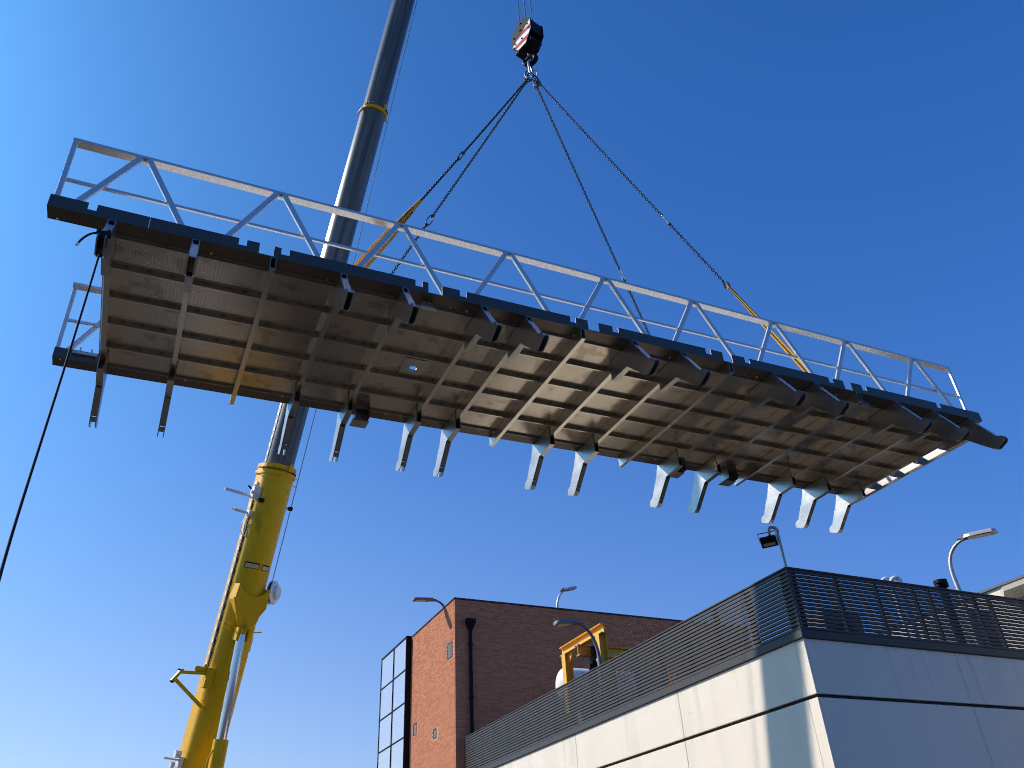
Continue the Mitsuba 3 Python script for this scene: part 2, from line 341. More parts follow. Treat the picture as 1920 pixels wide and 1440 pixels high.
# ------------------------------------------------------------------ far building on the right
fb = thing('far_building', 'sunlit white building far right behind the slatted screen, with grey canopy under its roof edge', 'building')
put(fb + '__wall', bx(14.2, 26, -8, 15.5, 0, 8.10 + G), 'white_panel', WB)
put(fb + '__roof_edge', cham(14.12, 26.1, -8.1, 15.6, 8.10 + G, 8.18 + G, .01), 'louvre_grey', WB)
cp = put(fb + '__canopy', trimesh.convex.convex_hull([[14.19, 5.6, 7.93 + G], [14.19, 5.6, 7.55 + G], [13.5, 5.0, 7.86 + G], [13.5, 5.0, 7.72 + G], [14.19, -6, 7.93 + G], [14.19, -6, 7.45 + G], [13.5, -6, 7.86 + G], [13.5, -6, 7.72 + G]]), 'grey_soffit', WB)

# ------------------------------------------------------------------ street lamps
def lamp(label, base, pts, h0, h1, wdt=0.30, mat='galvanised', z_base=3.75 + G):
    L = thing('street_lamp', label, 'street lamp', 'curved arm lamps on the roofs')
    path = np.vstack([[[base[0], base[1], z_base], [base[0], base[1], pts[0][2] - 0.15]], spline(pts, 18)])
    put(L + '__pole', tube(path, np.linspace(0.055, 0.034, len(path)), 10), mat, WB, smooth=50)
    h0, h1 = np.asarray(h0, float), np.asarray(h1, float); x, y, z, n = basis(h0, h1)
    prof = [(-0.09, 0.0), (-wdt / 2, n * 0.22), (-wdt / 2, n * 0.93), (-wdt / 2 + 0.04, n), (wdt / 2 - 0.04, n), (wdt / 2, n * 0.93), (wdt / 2, n * 0.22), (0.09, 0.0)]
    top = [(p[0] * 0.8, p[1] * 0.96 + 0.02 * n) for p in prof]
    v = np.array([h0 + x * a + z * b for a, b in prof] + [h0 + x * a + z * b + y * 0.045 for a, b in prof] + [h0 + x * a + z * b + y * 0.085 for a, b in top])
    put(L + '__lamp_head', trimesh.convex.convex_hull(v), mat, WB)
    put(L + '__lens', trimesh.convex.convex_hull([h0 + x * a + z * b - y * c for a in (-wdt * .36, wdt * .36) for b in (n * 0.35, n * 0.86) for c in (0.002, 0.016)]), 'lamp_lens', WB)
    put(L + '__bracket', cat([tube([h0 - z * 0.16 + y * .02, h0 + z * 0.05 + y * .02], 0.05, 12), bar(h0 - z * 0.05 + y * 0.09, h0 + z * 0.1 + y * 0.09, 0.06, 0.04)]), 'machine_grey', WB, smooth=40)
    return L
lamp('dark curved lamp at the top left corner of the brick building', (-0.10, 17.6), [(-0.10, 17.6, 9.5 + G), (-0.11, 17.6, 9.85 + G), (-0.22, 17.6, 10.08 + G), (-0.42, 17.6, 10.2 + G), (-0.62, 17.6, 10.22 + G)], (-0.64, 17.6, 10.2 + G), (-1.40, 17.6, 10.14 + G), mat='machine_grey', z_base=9.3 + G)
lamp('grey lamp standing behind the roof line of the brick building', (4.15, 16.6), [(4.15, 16.6, 9.6 + G), (4.15, 16.6, 10.05 + G), (4.22, 16.6, 10.4 + G), (4.38, 16.6, 10.66 + G), (4.5, 16.6, 10.76 + G)], (4.5, 16.6, 10.76 + G), (5.05, 16.6, 10.90 + G), z_base=9.3 + G)
lamp('dark curved lamp in front of the yellow gantry, arching over the slatted screen', (0.36, 7.5), [(0.36, 7.5, 5.2 + G), (0.33, 7.5, 5.7 + G), (0.2, 7.5, 6.05 + G), (0.02, 7.5, 6.25 + G), (-0.2, 7.5, 6.33 + G)], (-0.2, 7.5, 6.32 + G), (-0.84, 7.5, 6.25 + G), mat='machine_grey')
lamp('pale grey lamp with a hooked neck at the far right, above the shaded slatted screen', (5.75, 0.92), [(5.75, 0.92, 5.5 + G), (5.75, 0.92, 6.05 + G), (5.77, 0.84, 6.34 + G), (5.81, 0.65, 6.54 + G), (5.87, 0.44, 6.61 + G)], (5.88, 0.42, 6.61 + G), (6.08, -0.2, 6.54 + G), wdt=0.28)

# floodlight on the corner
fl = thing('floodlight', 'black floodlight hanging in a yoke from a bent steel pole at the screen corner', 'floodlight')
put(fl + '__pole', tube(np.vstack([[[0.20, 0.2, 3.75 + G], [0.20, 0.2, 5.7 + G]], spline([(0.20, 0.2, 5.9 + G), (0.18, 0.21, 6.0 + G), (0.10, 0.235, 6.02 + G), (0.045, 0.25, 5.93 + G), (0.04, 0.25, 5.86 + G)], 10)]), 0.031, 12), 'galvanised', WB, smooth=50)
fx, fy, fz = np.array([0.0, -1.0, 0]), np.array([-0.80, 0, -0.60]), np.array([0.60, 0, -0.80])   # across, out of the lens, down the body
fx = np.array([0.62, -0.78, 0]); fy = np.array([-0.60, -0.48, -0.64]); fz = np.cross(fx, fy); fz /= np.linalg.norm(fz); fy = np.cross(fz, fx)
fc = np.array([0.06, 0.33, 5.76 + G])
FM = WB @ frame(fx * .8, fy * .8, fz * .8, fc)
put(fl + '__housing', cham(-0.19, 0.19, -0.045, 0.035, -0.13, 0.13, .012), 'black_paint', FM)
put(fl + '__lens', bx(-0.14, 0.14, 0.036, 0.040, 0.02, 0.09) , 'lamp_lens', FM)
put(fl + '__yoke', applied(cat([bar([-.205, 0, 0], [-.205, 0, 0.0] + np.array([0, -0.06, -0.21]), .03, .008, (1, 0, 0)), bar([.205, 0, 0], np.array([.205, -0.06, -.21]), .03, .008, (1, 0, 0)), bar([-.21, -.06, -.21], [.21, -.06, -.21], .045, .012)]), np.eye(4)), 'black_paint', FM)

# ------------------------------------------------------------------ roof gantry, tank, pipes
gc = thing('gantry_crane', 'yellow steel roof gantry with a black hoist, behind the slatted screen', 'gantry crane')
def ibeam(p, q, w, h, up=(0, 0, 1), tf=0.02):
    p = np.asarray(p, float); x, y, z, L = basis(p, q, up)
    prof = [(-w / 2, -h / 2), (w / 2, -h / 2), (w / 2, -h / 2 + tf), (tf / 2, -h / 2 + tf), (tf / 2, h / 2 - tf), (w / 2, h / 2 - tf), (w / 2, h / 2), (-w / 2, h / 2), (-w / 2, h / 2 - tf), (-tf / 2, h / 2 - tf), (-tf / 2, -h / 2 + tf), (-w / 2, -h / 2 + tf)]
    m = extr(prof, L); m.apply_transform(frame(x, y, z, p)); return m
put(gc + '__top_beam', ibeam([0.62, 7.55, 6.30 + G], [0.62, 9.95, 6.30 + G], 0.2, 0.24), 'gantry_yellow', WB)
for b in (7.75, 9.7):
    put(gc + '__leg', ibeam([0.62, b, 3.75 + G], [0.62, b, 6.175 + G], 0.2, 0.24, (1, 0, 0)), 'gantry_yellow', WB)
for b in (8.0, 9.45):
    s = -1 if b > 9 else 1
    put(gc + '__knee_brace', prism([(0, 0), (s * 0.25, 0), (0, -0.3)], -0.01, 0.01, [0.62, b - s * .13, 6.17 + G], [0, 1, 0], [0, 0, 1]), 'gantry_yellow', WB)
put(gc + '__runway_beam', ibeam([0.45, 8.75, 6.03 + G], [3.6, 8.75, 6.03 + G], 0.2, 0.28), 'gantry_yellow', WB)
for a in (3.6,):
    put(gc + '__leg', ibeam([a - .1, 8.75, 3.75 + G], [a - .1, 8.75, 5.885 + G], 0.2, 0.24), 'gantry_yellow', WB)
put(gc + '__hanger', cat([cham(0.40, 0.84, 8.64, 8.70, 6.142 + G, 6.172 + G), cham(0.40, 0.84, 8.80, 8.86, 6.142 + G, 6.172 + G)]), 'galvanised', WB)
ho = put(gc + '__hoist', cat([cham(0.80, 1.12, 8.46, 8.64, 5.30 + G, 6.12 + G, .02), cham(0.86, 1.10, 8.64, 8.9, 5.45 + G, 5.88 + G, .03), cyl([0.78, 8.5, 5.55 + G], [0.78, 8.5, 5.0 + G], 0.07, 14), cham(0.62, 0.72, 8.46, 8.56, 5.0 + G, 5.62 + G, .01), cham(.72, .80, 8.47, 8.6, 5.5 + G, 5.75 + G, .01), cham(.74, .98, 8.40, 8.46, 5.9 + G, 6.08 + G, .01)]), 'black_paint', WB)
put(ho + '__motor', cyl([0.90, 8.455, 5.70 + G], [0.90, 8.30, 5.70 + G], 0.10, 18), 'machine_grey', WB, smooth=40)
put(ho + '__cover_plate', cham(0.82, 0.90, 8.44, 8.458, 5.36 + G, 5.56 + G, .004), 'pale_paint', WB)
put(gc + '__festoon_cable', tube(spline([(1.6, 8.7, 5.72 + G), (1.9, 8.72, 5.35 + G), (2.2, 8.7, 5.70 + G), (2.5, 8.72, 5.36 + G), (2.9, 8.7, 5.72 + G)], 40), 0.014, 6), 'black_rope', WB, smooth=50)

tk = thing('storage_tank', 'white domed cylindrical tank lying behind the screen beside the yellow gantry leg', 'tank')
ang = np.linspace(0, math.pi / 2, 10)
prof = [(0.0, 0.0)] + [(0.46 * math.sin(t), 0.22 * (1 - math.cos(t))) for t in ang[1:]] + [(0.46, 0.3), (0.46, 2.6), (0.0, 2.62)]
m = trimesh.creation.revolve(np.array([(r, z) for r, z in prof]), sections=40); m.apply_transform(frame([0, 1, 0], [0, 0, 1], [1, 0, 0], [0.98, 11.0, 5.72 + G]))
put(tk + '__shell', m, 'pale_paint', WB, smooth=30)
put(tk + '__saddle', cat([bx(1.5, 1.7, 10.7, 11.3, 3.75 + G, 5.32 + G), bx(3.0, 3.2, 10.7, 11.3, 3.75 + G, 5.32 + G)]), 'machine_grey', WB)

vp = thing('vent_pipe', 'black capped vent pipe rising behind the shaded slatted screen', 'vent pipe')
put(vp + '__pipe', cyl([4.4, 0.30, 3.75 + G], [4.4, 0.30, 5.32 + G], 0.085, 20), 'black_paint', WB, smooth=40)
put(vp + '__cap', cat([cyl([4.4, 0.30, 5.30 + G], [4.4, 0.30, 5.44 + G], 0.135, 20), cham(4.20, 4.32, 0.18, 0.28, 5.34 + G, 5.42 + G, .01)]), 'black_paint', WB, smooth=40)
gp = thing('gooseneck_vent', 'pair of white bent vent pipes just showing above the shaded slatted screen', 'vent pipe')
for j in (0, 1):
    o = np.array([4.86 + 0.16 * j, 1.95 - 0.12 * j, 0.14])
    put(gp + '__pipe', tube(o + np.vstack([[[0.12, 0, 3.75 + G], [0.12, 0, 5.8 + G]], spline([(0.12, 0, 5.88 + G), (0.10, 0.01, 5.96 + G), (0.04, 0.04, 5.99 + G), (-0.04, 0.07, 5.95 + G), (-0.10, 0.1, 5.86 + G)], 10)]), 0.05, 14), 'white_paint', WB, smooth=50)
for j, (a0, a1, b0, b1, z1, lb) in enumerate([(2.9, 4.0, 2.2, 3.2, 5.35, 'dark rooftop machine behind the shaded screen, left of the vent pipe'),
                                             (7.3, 8.3, 2.0, 3.2, 5.7, 'dark rooftop machine behind the shaded screen at the right edge of the photo')]):
    ru = thing('rooftop_unit', lb, 'rooftop machine')
    put(ru + '__casing', cham(a0, a1, b0, b1, 3.75 + G, z1 + G, .02), 'machine_grey', WB)
    put(ru + '__fan_guard', cyl([(a0 + a1) / 2, b0 - 0.004, 4.7 + G], [(a0 + a1) / 2, b0 - 0.03, 4.7 + G], 0.36, 24), 'black_paint', WB, smooth=40)

# ------------------------------------------------------------------ the footbridge
fbz = thing('footbridge', 'long silver steel footbridge deck with lattice handrails and claw brackets, hanging from chains', 'footbridge')
U = [0.682, 1.61, 2.528, 3.418, 4.247, 5.384, 6.062, 6.946, 7.821, 8.708, 9.617, 10.515, 11.403, 12.329, 13.247, 14.164, 15.106]
W, L = 3.42, 15.42
plain = {2, 7, 10, 13}
def mirror(m):
    m = m.copy(); m.apply_transform(np.diag([1, -1, 1, 1.0])); m.apply_translation([0, W, 0]); return m
notch = [(0.40, .495), (2.09, 2.188), (2.61, 2.712), (4.39, 4.488), (5.03, 5.132), (6.755, 6.848), (7.472, 7.575), (9.17, 9.27), (9.94, 10.04), (11.72, 11.82), (12.47, 12.57), (14.29, 14.39)]
gaps = [(2.341, 2.521), (4.573, 4.77), (7.05, 7.236), (9.50, 9.68), (12.05, 12.23)]
plate = sbox(0, 0, L, 0.18)
for a, b in notch: plate = plate.difference(sbox(a, 0.078, b, 0.3))
for a, b in gaps: plate = plate.difference(sbox(a, 0.014, b, 0.3))
seams = [1.067, 8.205, 11.9]
pieces, last = [], 0.0
for s_ in seams + [L]:
    pieces.append(plate.intersection(sbox(last + 0.002, -1, s_ - 0.002, 1))); last = s_
def multi(pg, d):
    return cat([extr(g, d) for g in getattr(pg, 'geoms', [pg])])
for far in (0, 1):
    P = []
    for g in (pieces if not far else [sbox(0, 0, L, 0.18)]):
        m = multi(g, 0.008); m.apply_transform(frame([1, 0, 0], [0, 0, 1], [0, -1, 0], [0, 0.008, 0])); P.append(m)
    last = 0
    for s_ in seams + [L]:
        P.append(bx(last + 0.0015, s_ - 0.0015, 0.0085, 0.2165, 0.0, 0.008)); last = s_
    P.append(bx(0, L, 0.217, 0.225, 0.0, 0.18))
    m = cat(P); put(fbz + '__edge_channel', mirror(m) if far else m, 'dull_steel', BR)
    put(fbz + '__edge_angle', (mirror if far else (lambda q: q))(bx(0.7, 15.12, 0.262, 0.272, -0.030, 0.006)), 'steel', BR)
# deck plates, one per bay, the fifth with its drain hole
for i in range(16):
    a, b = U[i] + (0.0015 if i else -0.03), U[i + 1] - 0.0015 + (0.03 if i == 15 else 0)
    pg = sbox(a, 0.226, b, W - 0.226)
    if i == 4: pg = pg.difference(Point(4.945, 1.78).buffer(0.062, 24))
    m = extr(pg, 0.005); m.apply_translation([0, 0, 0.0055])
    put(fbz + '__deck_plate', m, 'tread_steel', BR)
    m = extr(pg, 0.004); m.apply_translation([0, 0, 0.0115]); put(fbz + '__deck_topping', m, 'deck_topping', BR)
def treads():
    P = 0.044; uu, vv = np.meshgrid(np.arange(0.70, 15.08, P), np.arange(0.29, W - 0.29, P), indexing='ij')
    ii, jj = np.meshgrid(np.arange(uu.shape[0]), np.arange(uu.shape[1]), indexing='ij')
    c = np.c_[uu.ravel(), vv.ravel()]; odd = ((ii + jj) % 2).ravel()
    ok = np.ones(len(c), bool)
    for u in U: ok &= abs(c[:, 0] - u) > 0.055
    for v in (0.81, 1.42, 2.02, 2.61): ok &= abs(c[:, 1] - v - 0.011) > 0.032
    ok &= ~((c[:, 0] > 4.73) & (c[:, 0] < 5.13) & (c[:, 1] > 1.51) & (c[:, 1] < 2.04))
    c, odd = c[ok], odd[ok]; n = len(c)
    ang = np.where(odd == 1, 0.78, -0.78) + RNG.normal(0, .03, n); d = np.c_[np.cos(ang), np.sin(ang)]; e = np.c_[-d[:, 1], d[:, 0]]
    z0, z1 = np.full((n, 1), 0.0053), 0.0053 - RNG.uniform(.0032, .0046, (n, 1))
    pt = lambda a, b, z: np.hstack([c + d * a + e * b, z])
    V = np.stack([pt(-.021, 0, z0), pt(0, -.0085, z0), pt(.021, 0, z0), pt(0, .0085, z0), pt(-.009, 0, z1), pt(.009, 0, z1)], 1)
    F = np.array([[0, 4, 1], [1, 4, 5], [1, 5, 2], [2, 5, 3], [3, 5, 4], [3, 4, 0]])
    return trimesh.Trimesh(V.reshape(-1, 3), (F[None] + 6 * np.arange(n)[:, None, None]).reshape(-1, 3), process=False)
put(fbz + '__tread_pattern', treads(), 'tread_steel', BR, kind='stuff')
hp = extr(sbox(4.76, 1.535, 5.10, 2.012).difference(Point(4.945, 1.78).buffer(0.060, 24)), 0.006); hp.apply_translation([0, 0, -0.007])
put(fbz + '__hatch_plate', hp, 'steel', BR)
def beam_profile(h=0.18, w=0.066, t=0.005):
    return sbox(-w / 2, -h, w / 2, -0.0005).difference(sbox(-w / 2 + t, -h + t, w / 2 - t, -t))
bm_ = extr(beam_profile(), W); bm_.apply_transform(frame([-1, 0, 0], [0, 0, 1], [0, 1, 0], [0, 0, 0]))
bmd = mikit.ply(bm_, 'flange_steel')
def at(u): m = np.eye(4); m[0, 3] = u; return BR @ m
for u in U: again(fbz + '__cross_beam', bmd, at(u))
SV = [0.81, 1.42, 2.02, 2.61]
welds = []
for i in range(16):
    a, b = U[i] + 0.0335, U[i + 1] - 0.0335
    for v in SV:
        put(fbz + '__stringer', cat([bx(a, b, v, v + 0.014, -0.0525, 0.005), cham(a, b, v - 0.002, v + 0.021, -0.058, -0.053, 0.001)]), 'flange_steel', BR)
        for f in (0.2, 0.52, 0.82):
            u = a + (b - a) * (f + 0.05 * RNG.uniform(-1, 1))
            t = tube([[u + .022 * math.cos(q), v - 0.004, -0.004 + 0.010 * math.sin(q)] for q in np.linspace(0, 2 * math.pi, 9)[:-1]], 0.005, 5, closed=True)
            welds += [t, bx(u - .03, u + .03, v - .008, v - .001, -0.012, 0.003)]
        for e in (a, b):
            for _ in range(3):
                s = trimesh.creation.icosphere(subdivisions=0, radius=0.010 + 0.006 * RNG.random())
                s.apply_translation([e + RNG.uniform(-.006, .006), v + RNG.uniform(-.012, .034), -RNG.uniform(0.0, .055)]); welds.append(s)
put(fbz + '__weld_beads', cat(welds), 'bolt_steel', BR, kind='stuff')
# end plates
put(fbz + '__end_plate', cat([bx(15.33, 15.338, 0.226, W - 0.226, -0.26, 0.0), bx(15.30, 15.3295, 0.226, W - 0.226, -0.268, -0.26)]), 'bright_steel', BR)
for v in SV: put(fbz + '__end_stub', cham(15.14, 15.329, v, v + 0.04, -0.20, 0.0, .003), 'steel', BR)
put(fbz + '__end_plate', bx(0.62, 0.628, 0.3, W - 0.3, -0.12, 0.0), 'steel', BR)
# claw bracket arms
arm = [(0.65, -0.004), (0.65, -0.33), (0.21, -0.345), (-0.185, -0.735), (-0.265, -0.775), (-0.43, -0.705), (-0.458, -0.665), (-0.425, -0.59), (-0.35, -0.562), (-0.335, -0.565), (-0.175, -0.31), (-0.145, -0.31), (-0.01, -0.02), (0.0, -0.004)]
def plate_mesh(u, t=0.013):
    m = extr(arm, t); m.apply_transform(frame([0, 1, 0], [0, 0, 1], [1, 0, 0], [u - t / 2, 0, 0])); return m
webs = cat([bar([0, 0.65, -0.328], [0, 0.215, -0.343], 0.066, 0.006, (0, 0, 1), .001), bar([0, 0.19, -0.368], [0, -0.10, -0.655], 0.066, 0.006, (0, 1, -1), .001),
            bar([0, -0.13, -0.675], [0, -0.185, -0.732], 0.066, 0.006, (0, 1, -1), .001)])
cover = bar([0, -0.055, -0.13], [0, -0.325, -0.555], 0.082, 0.010, (0, -1, .6), .002)
slots = cat([bar([-0.045, -0.045 - .063 * j, -0.15 - .1 * j], [-0.045, -0.085 - .063 * j, -0.213 - .1 * j], 0.006, 0.02, (0, -1, .6), .001) for j in range(4)])
lug = cat([bx(-0.0415, -0.0335, -0.37, -0.30, -0.70, -0.58)])
bolt = cat([cyl([-0.046, 0.005, -0.035], [0.046, 0.005, -0.035], 0.016, 8)])
dd = {}
for nm, m, mt in (('web', webs, 'steel'), ('pl0', plate_mesh(-0.0400), 'steel'), ('pl1', plate_mesh(0.0400), 'steel'), ('cover', cover, 'bright_steel'), ('bolt', bolt, 'hole_black')):
    dd[nm] = (mikit.ply(m, mt), mikit.ply(mirror(m), mt))
for i, u in enumerate(U):
    for far in (0, 1):
        if i in plain: continue
        k = again(fbz + '__bracket_arm', dd['web'][far], at(u))
        again(k + '__side_plate', dd['pl0'][far], at(u)); again(k + '__side_plate', dd['pl1'][far], at(u))
        again(k + '__cover_strip', dd['cover'][far], at(u)); again(k + '__pin', dd['bolt'][far], at(u))
# fixing lugs on the underside
def angle_lug(u0, u1, v, s):
    pl = sbox(u0, -0.10, u1, 0.0).difference(Point(u0 + (u1 - u0) * .35, -0.055).buffer(0.017)).difference(Point(u0 + (u1 - u0) * .68, -0.055).buffer(0.017))
    m = extr(pl, 0.008); m.apply_transform(frame([1, 0, 0], [0, 0, 1], [0, -1, 0], [0, v, 0.004]))
    return cat([m, bx(u0, u1 + 0.06, v + 0.0005, v + 0.06, -0.104, -0.096)])
for u0 in (4.52, 12.55): put(fbz + '__fixing_lug', angle_lug(u0, u0 + 0.18, 0.17, 1), 'bright_steel', BR)
for u0 in (4.40, 10.60, 11.83):
    m = cat([bx(u0, u0 + 0.008, 3.02, 3.25, -0.25, 0.0), bx(u0 + .222, u0 + .23, 3.02, 3.25, -0.25, 0.0), bx(u0 + .0085, u0 + .2215, 3.242, 3.25, -0.25, 0.0), bx(u0 - .02, u0 + .25, 3.13, 3.36, -0.262, -0.2505)])
    k = put(fbz + '__fixing_lug', m, 'steel', BR)
    put(k + '__bolt_hole', cat([cyl([u0 + x, 3.238, -0.12], [u0 + x, 3.2415, -0.12], .016, 10) for x in (.07, .16)]), 'hole_black', BR)
# clamp on the far channel, left end
k = put(fbz + '__clamp', cat([cham(0.24, 0.56, 3.150, 3.193, 0.10, 0.145, .006), cyl([0.33, 3.17, 0.14], [0.33, 3.17, 0.22], 0.012, 8), cyl([0.48, 3.17, 0.14], [0.48, 3.17, 0.22], .012, 8)]), 'galvanised', BR)
# handrails
def rail(far):
    f = mirror if far else (lambda q: q)
    put(fbz + '__top_rail', f(bar([0, 0.237, 1.313], [L, 0.237, 1.313], 0.126, 0.045, (0, 0, 1), .006)), 'rail_steel', BR)
    put(fbz + '__mid_rail', f(bar([0.05, 0.236, 0.668], [L - .05, 0.236, 0.668], 0.034, 0.044, (0, 0, 1), .005)), 'rail_steel', BR)
    for x in (0.030, L - 0.030):
        put(fbz + '__rail_post', f(bar([x, 0.194, 0.009], [x, 0.194, 1.289], 0.055, 0.038, (0, 1, 0), .004)), 'rail_steel', BR)
    if True:
        x = L - 0.030
    for j in range(9):
        ua = 0.83 + 1.70 * j
        for s in (-1, 1):
            put(fbz + '__rail_diagonal', f(bar([ua + s * 0.752, 0.194, 0.009], [ua + s * 0.048, 0.194, 1.288], 0.074, 0.040, (0, 1, 0), .005)), 'rail_steel', BR)
        put(fbz + '__rail_node', f(cat([cham(ua - .035, ua + .035, .178, .21, 1.255, 1.289, .004)])), 'bolt_steel', BR)
rail(0); rail(1)

# ------------------------------------------------------------------ lifting gear
H = np.array([7.546, 1.6, 8.223])
ENDS = [np.array([3.473, .3, .03]), np.array([3.6, 3.1, .03]), np.array([11.45, 3.1, .03]), np.array([12.04, .3, .03])]
STOP = [0.690, 1.0, 1.0, 0.697]; MID = [0.497, 0.531, 0.538, 0.503]
CL = ['chain from the hook down left to the printed yellow sling on the near rail', 'left chain ending behind the deck, just right of the printed yellow sling',
      'chain dropping steeply from the hook to the right half of the deck', 'rightmost chain, running from the hook to the striped yellow sling']
PITCHC, WR = 0.052, 0.0085
def link_template():
    a = 0.0185; hl = PITCHC / 2 + WR - a * 0.55
    p = [[a * math.cos(t), 0, (hl - a * .4) + a * math.sin(t)] for t in np.linspace(0, math.pi, 6)] + [[a * math.cos(t), 0, -(hl - a * .4) + a * math.sin(t)] for t in np.linspace(math.pi, 2 * math.pi, 6)]
    return tube(p, WR, 6, closed=True)
LT = link_template()
def oval(c, along, side, hl, hw, r, n=28):
    t = np.linspace(0, 2 * math.pi, n + 1)[:-1]
    return tube([c + along * hl * math.sin(q) + side * hw * math.cos(q) for q in t], r, 8, closed=True)
for i in range(4):
    k = thing('chain_sling', CL[i], 'chain')
    A = ENDS[i]; d = A - H; D = np.linalg.norm(d); d = d / D
    x, y, z, _ = basis(H, A)
    sag = 0.05
    def P(s):
        return H + d * D * s - np.array([0, 0, 1]) * sag * 4 * s * (1 - s) * (1 if i in (0, 3) else .6)
    s0, ms = 0.30 / D, []
    rl = 0.115 / D
    spans = [(s0, MID[i] - rl), (MID[i] + rl, STOP[i] - (0.10 / D if STOP[i] < 1 else 0))]
    for a, b in spans:
        n = int((b - a) * D / PITCHC)
        for j in range(n):
            p, q = P(a + (b - a) * j / n), P(a + (b - a) * (j + 1) / n)
            xx, yy, zz, _ = basis(p, q)
            th = math.pi / 4 + (j % 2) * math.pi / 2
            ms.append(applied(LT, frame(xx * math.cos(th) + yy * math.sin(th), -xx * math.sin(th) + yy * math.cos(th), zz, (p + q) / 2)))
    put(k + '__links', cat(ms), 'chain_steel', BR, smooth=60, kind='stuff')
    c = P(MID[i])
    put(k + '__coupling_ring', oval(c, d, x * .8 + y * .6, 0.13, 0.055, 0.011), 'chain_steel' if i in (0, 1) else 'bright_steel', BR, smooth=60)
    put(k + '__shortening_hook', oval(P(s0 * .98), d, x, 0.06, 0.045, 0.017, 18), 'chain_steel', BR, smooth=60)
    for sg in (-1, 1): put(k + '__coupling', oval(P(MID[i]) + d * .13 * sg, d, y, 0.035, 0.026, 0.013, 14), 'chain_steel', BR, smooth=60)
    put(k + '__top_link', oval(H + d * 0.12, d, y, 0.17, 0.06, 0.016), 'bright_steel' if i == 2 else 'chain_steel', BR, smooth=60)
    if STOP[i] < 1:
        e = P(STOP[i])
        put(k + '__sling_hook', cat([tube(spline([e - d * .10, e - d * .03 + x * .035, e + d * .05 + x * .06, e + d * .10, e + d * .06 - x * .055, e - d * .0 - x * .06], 16), np.linspace(.022, .015, 16), 8)]), 'chain_steel', BR, smooth=60)
# yellow round slings
camB = np.linalg.inv(BR) @ np.r_[EYE, 1]; camB = camB[:3]
for i in (0, 3):
    k = thing('web_sling', 'yellow web sling with black print, hooked to the left chain behind the near rail' if i == 0 else 'yellow web sling with dark stripes, hooked to the rightmost chain', 'sling')
    A = ENDS[i]; d = A - H; D = np.linalg.norm(d); d /= D
    e = H + d * D * (STOP[i] + 0.004) - np.array([0, 0, 1]) * 0.03; end = A.copy()
    d2 = end - e; LN = np.linalg.norm(d2); d2 /= LN
    side = np.array([0.55, 0.25, 0.35]) if i == 0 else np.array([0.35, 0.85, 0.2]); side -= d2 * (side @ d2); side /= np.linalg.norm(side); nn = np.cross(d2, side)
    for sgn in (-1, 1):
        V, F = [], []; N = 16
        for j in range(N + 1):
            s = j / N; hw = 0.022 + 0.052 * min(1, s * 2.2) * (1 if i == 0 else .62)
            o = e + d2 * LN * s + nn * sgn * (0.012 + 0.05 * s) + side * (0 if i == 0 else sgn * 0.045 * min(1, 2 * s))
            tw = 0 if i == 0 else 0.5 * sgn * s
            sd = side * math.cos(tw) + nn * math.sin(tw); n2 = np.cross(d2, sd)
            for q, w in ((-1, -1), (1, -1), (1, 1), (-1, 1)): V.append(o + sd * hw * q + n2 * 0.006 * w)
        for j in range(N):
            for q in range(4):
                a, b = j * 4 + q, j * 4 + (q + 1) % 4
                F += [[a, b, b + 4], [a, b + 4, a + 4]]
        put(k + '__band', trimesh.Trimesh(V, F, process=False), 'webbing', BR)
        if i == 3:
            st = [[e + d2 * LN * s + nn * sgn * (0.012 + 0.05 * s) + side * (sgn * 0.045 * min(1, 2 * s))] for s in np.linspace(.03, .97, 20)]
            put(k + '__stripe', tube(np.array(st)[:, 0] - nn * .004, 0.014, 6), 'webbing_dark', BR, smooth=60)
    if i == 0:
        tx = []
        for row, (f0, f1) in enumerate(((0.14, 0.44), (0.17, 0.47))):
            f = f0
            while f < f1:
                ln = RNG.uniform(0.012, 0.022); hh = RNG.uniform(.012, .019)
                for sgn in (-1, 1):
                    o = e + d2 * LN * f + nn * sgn * (0.0195 + 0.05 * f) + side * ((row - .5) * 0.048)
                    tx.append(bar(o, o + d2 * LN * ln * .8, hh * 1.6, 0.004, nn, .001))
                f += ln + 0.006
        put(k + '__print', cat(tx), 'webbing_dark', BR)

# hook block
hb = thing('hook_block', 'black crane hook block with red and white striped warning panel', 'hook block')
fn = np.array([-0.76, -0.65, 0.0]); fr = np.cross([0, 0, 1], fn)
HBM = frame(fr, [0, 0, 1], np.cross(fr, [0, 0, 1]), np.array([0.80, 10.94, 16.23]) + EYE)      # x right, y up, z out of the face
plt = [(-0.10, 1.02), (0.10, 1.02), (0.33, 0.74), (0.33, 0.36), (0.13, 0.02), (-0.13, 0.02), (-0.33, 0.30), (-0.33, 0.74)]
for z0 in (0.16, -0.19):
    m = extr(Polygon(plt).difference(Point(-0.02, 0.66).buffer(.04)), 0.03); m.apply_translation([0, 0, z0]); put(hb + '__side_plate', m, 'black_paint', HBM)
for z0 in (-0.10, -0.02, 0.06):
    sh = trimesh.creation.revolve(np.array([(0.0, -0.03), (0.30, -0.03), (0.30, -0.022), (0.26, -0.008), (0.26, 0.008), (0.30, 0.022), (0.30, 0.03), (0.0, 0.03)]), sections=36)
    sh.apply_translation([0, 0.52, z0 + 0.02]); put(hb + '__sheave', sh, 'black_paint', HBM, smooth=30)
for q in ((-0.28, 0.28, 0.05, 0.13), (-0.31, -0.25, 0.3, 0.7), (0.25, 0.31, 0.34, 0.74), (-.1, .1, .95, 1.0)):
    put(hb + '__guard', cham(*q, -.158, .158, .01), 'black_paint', HBM)
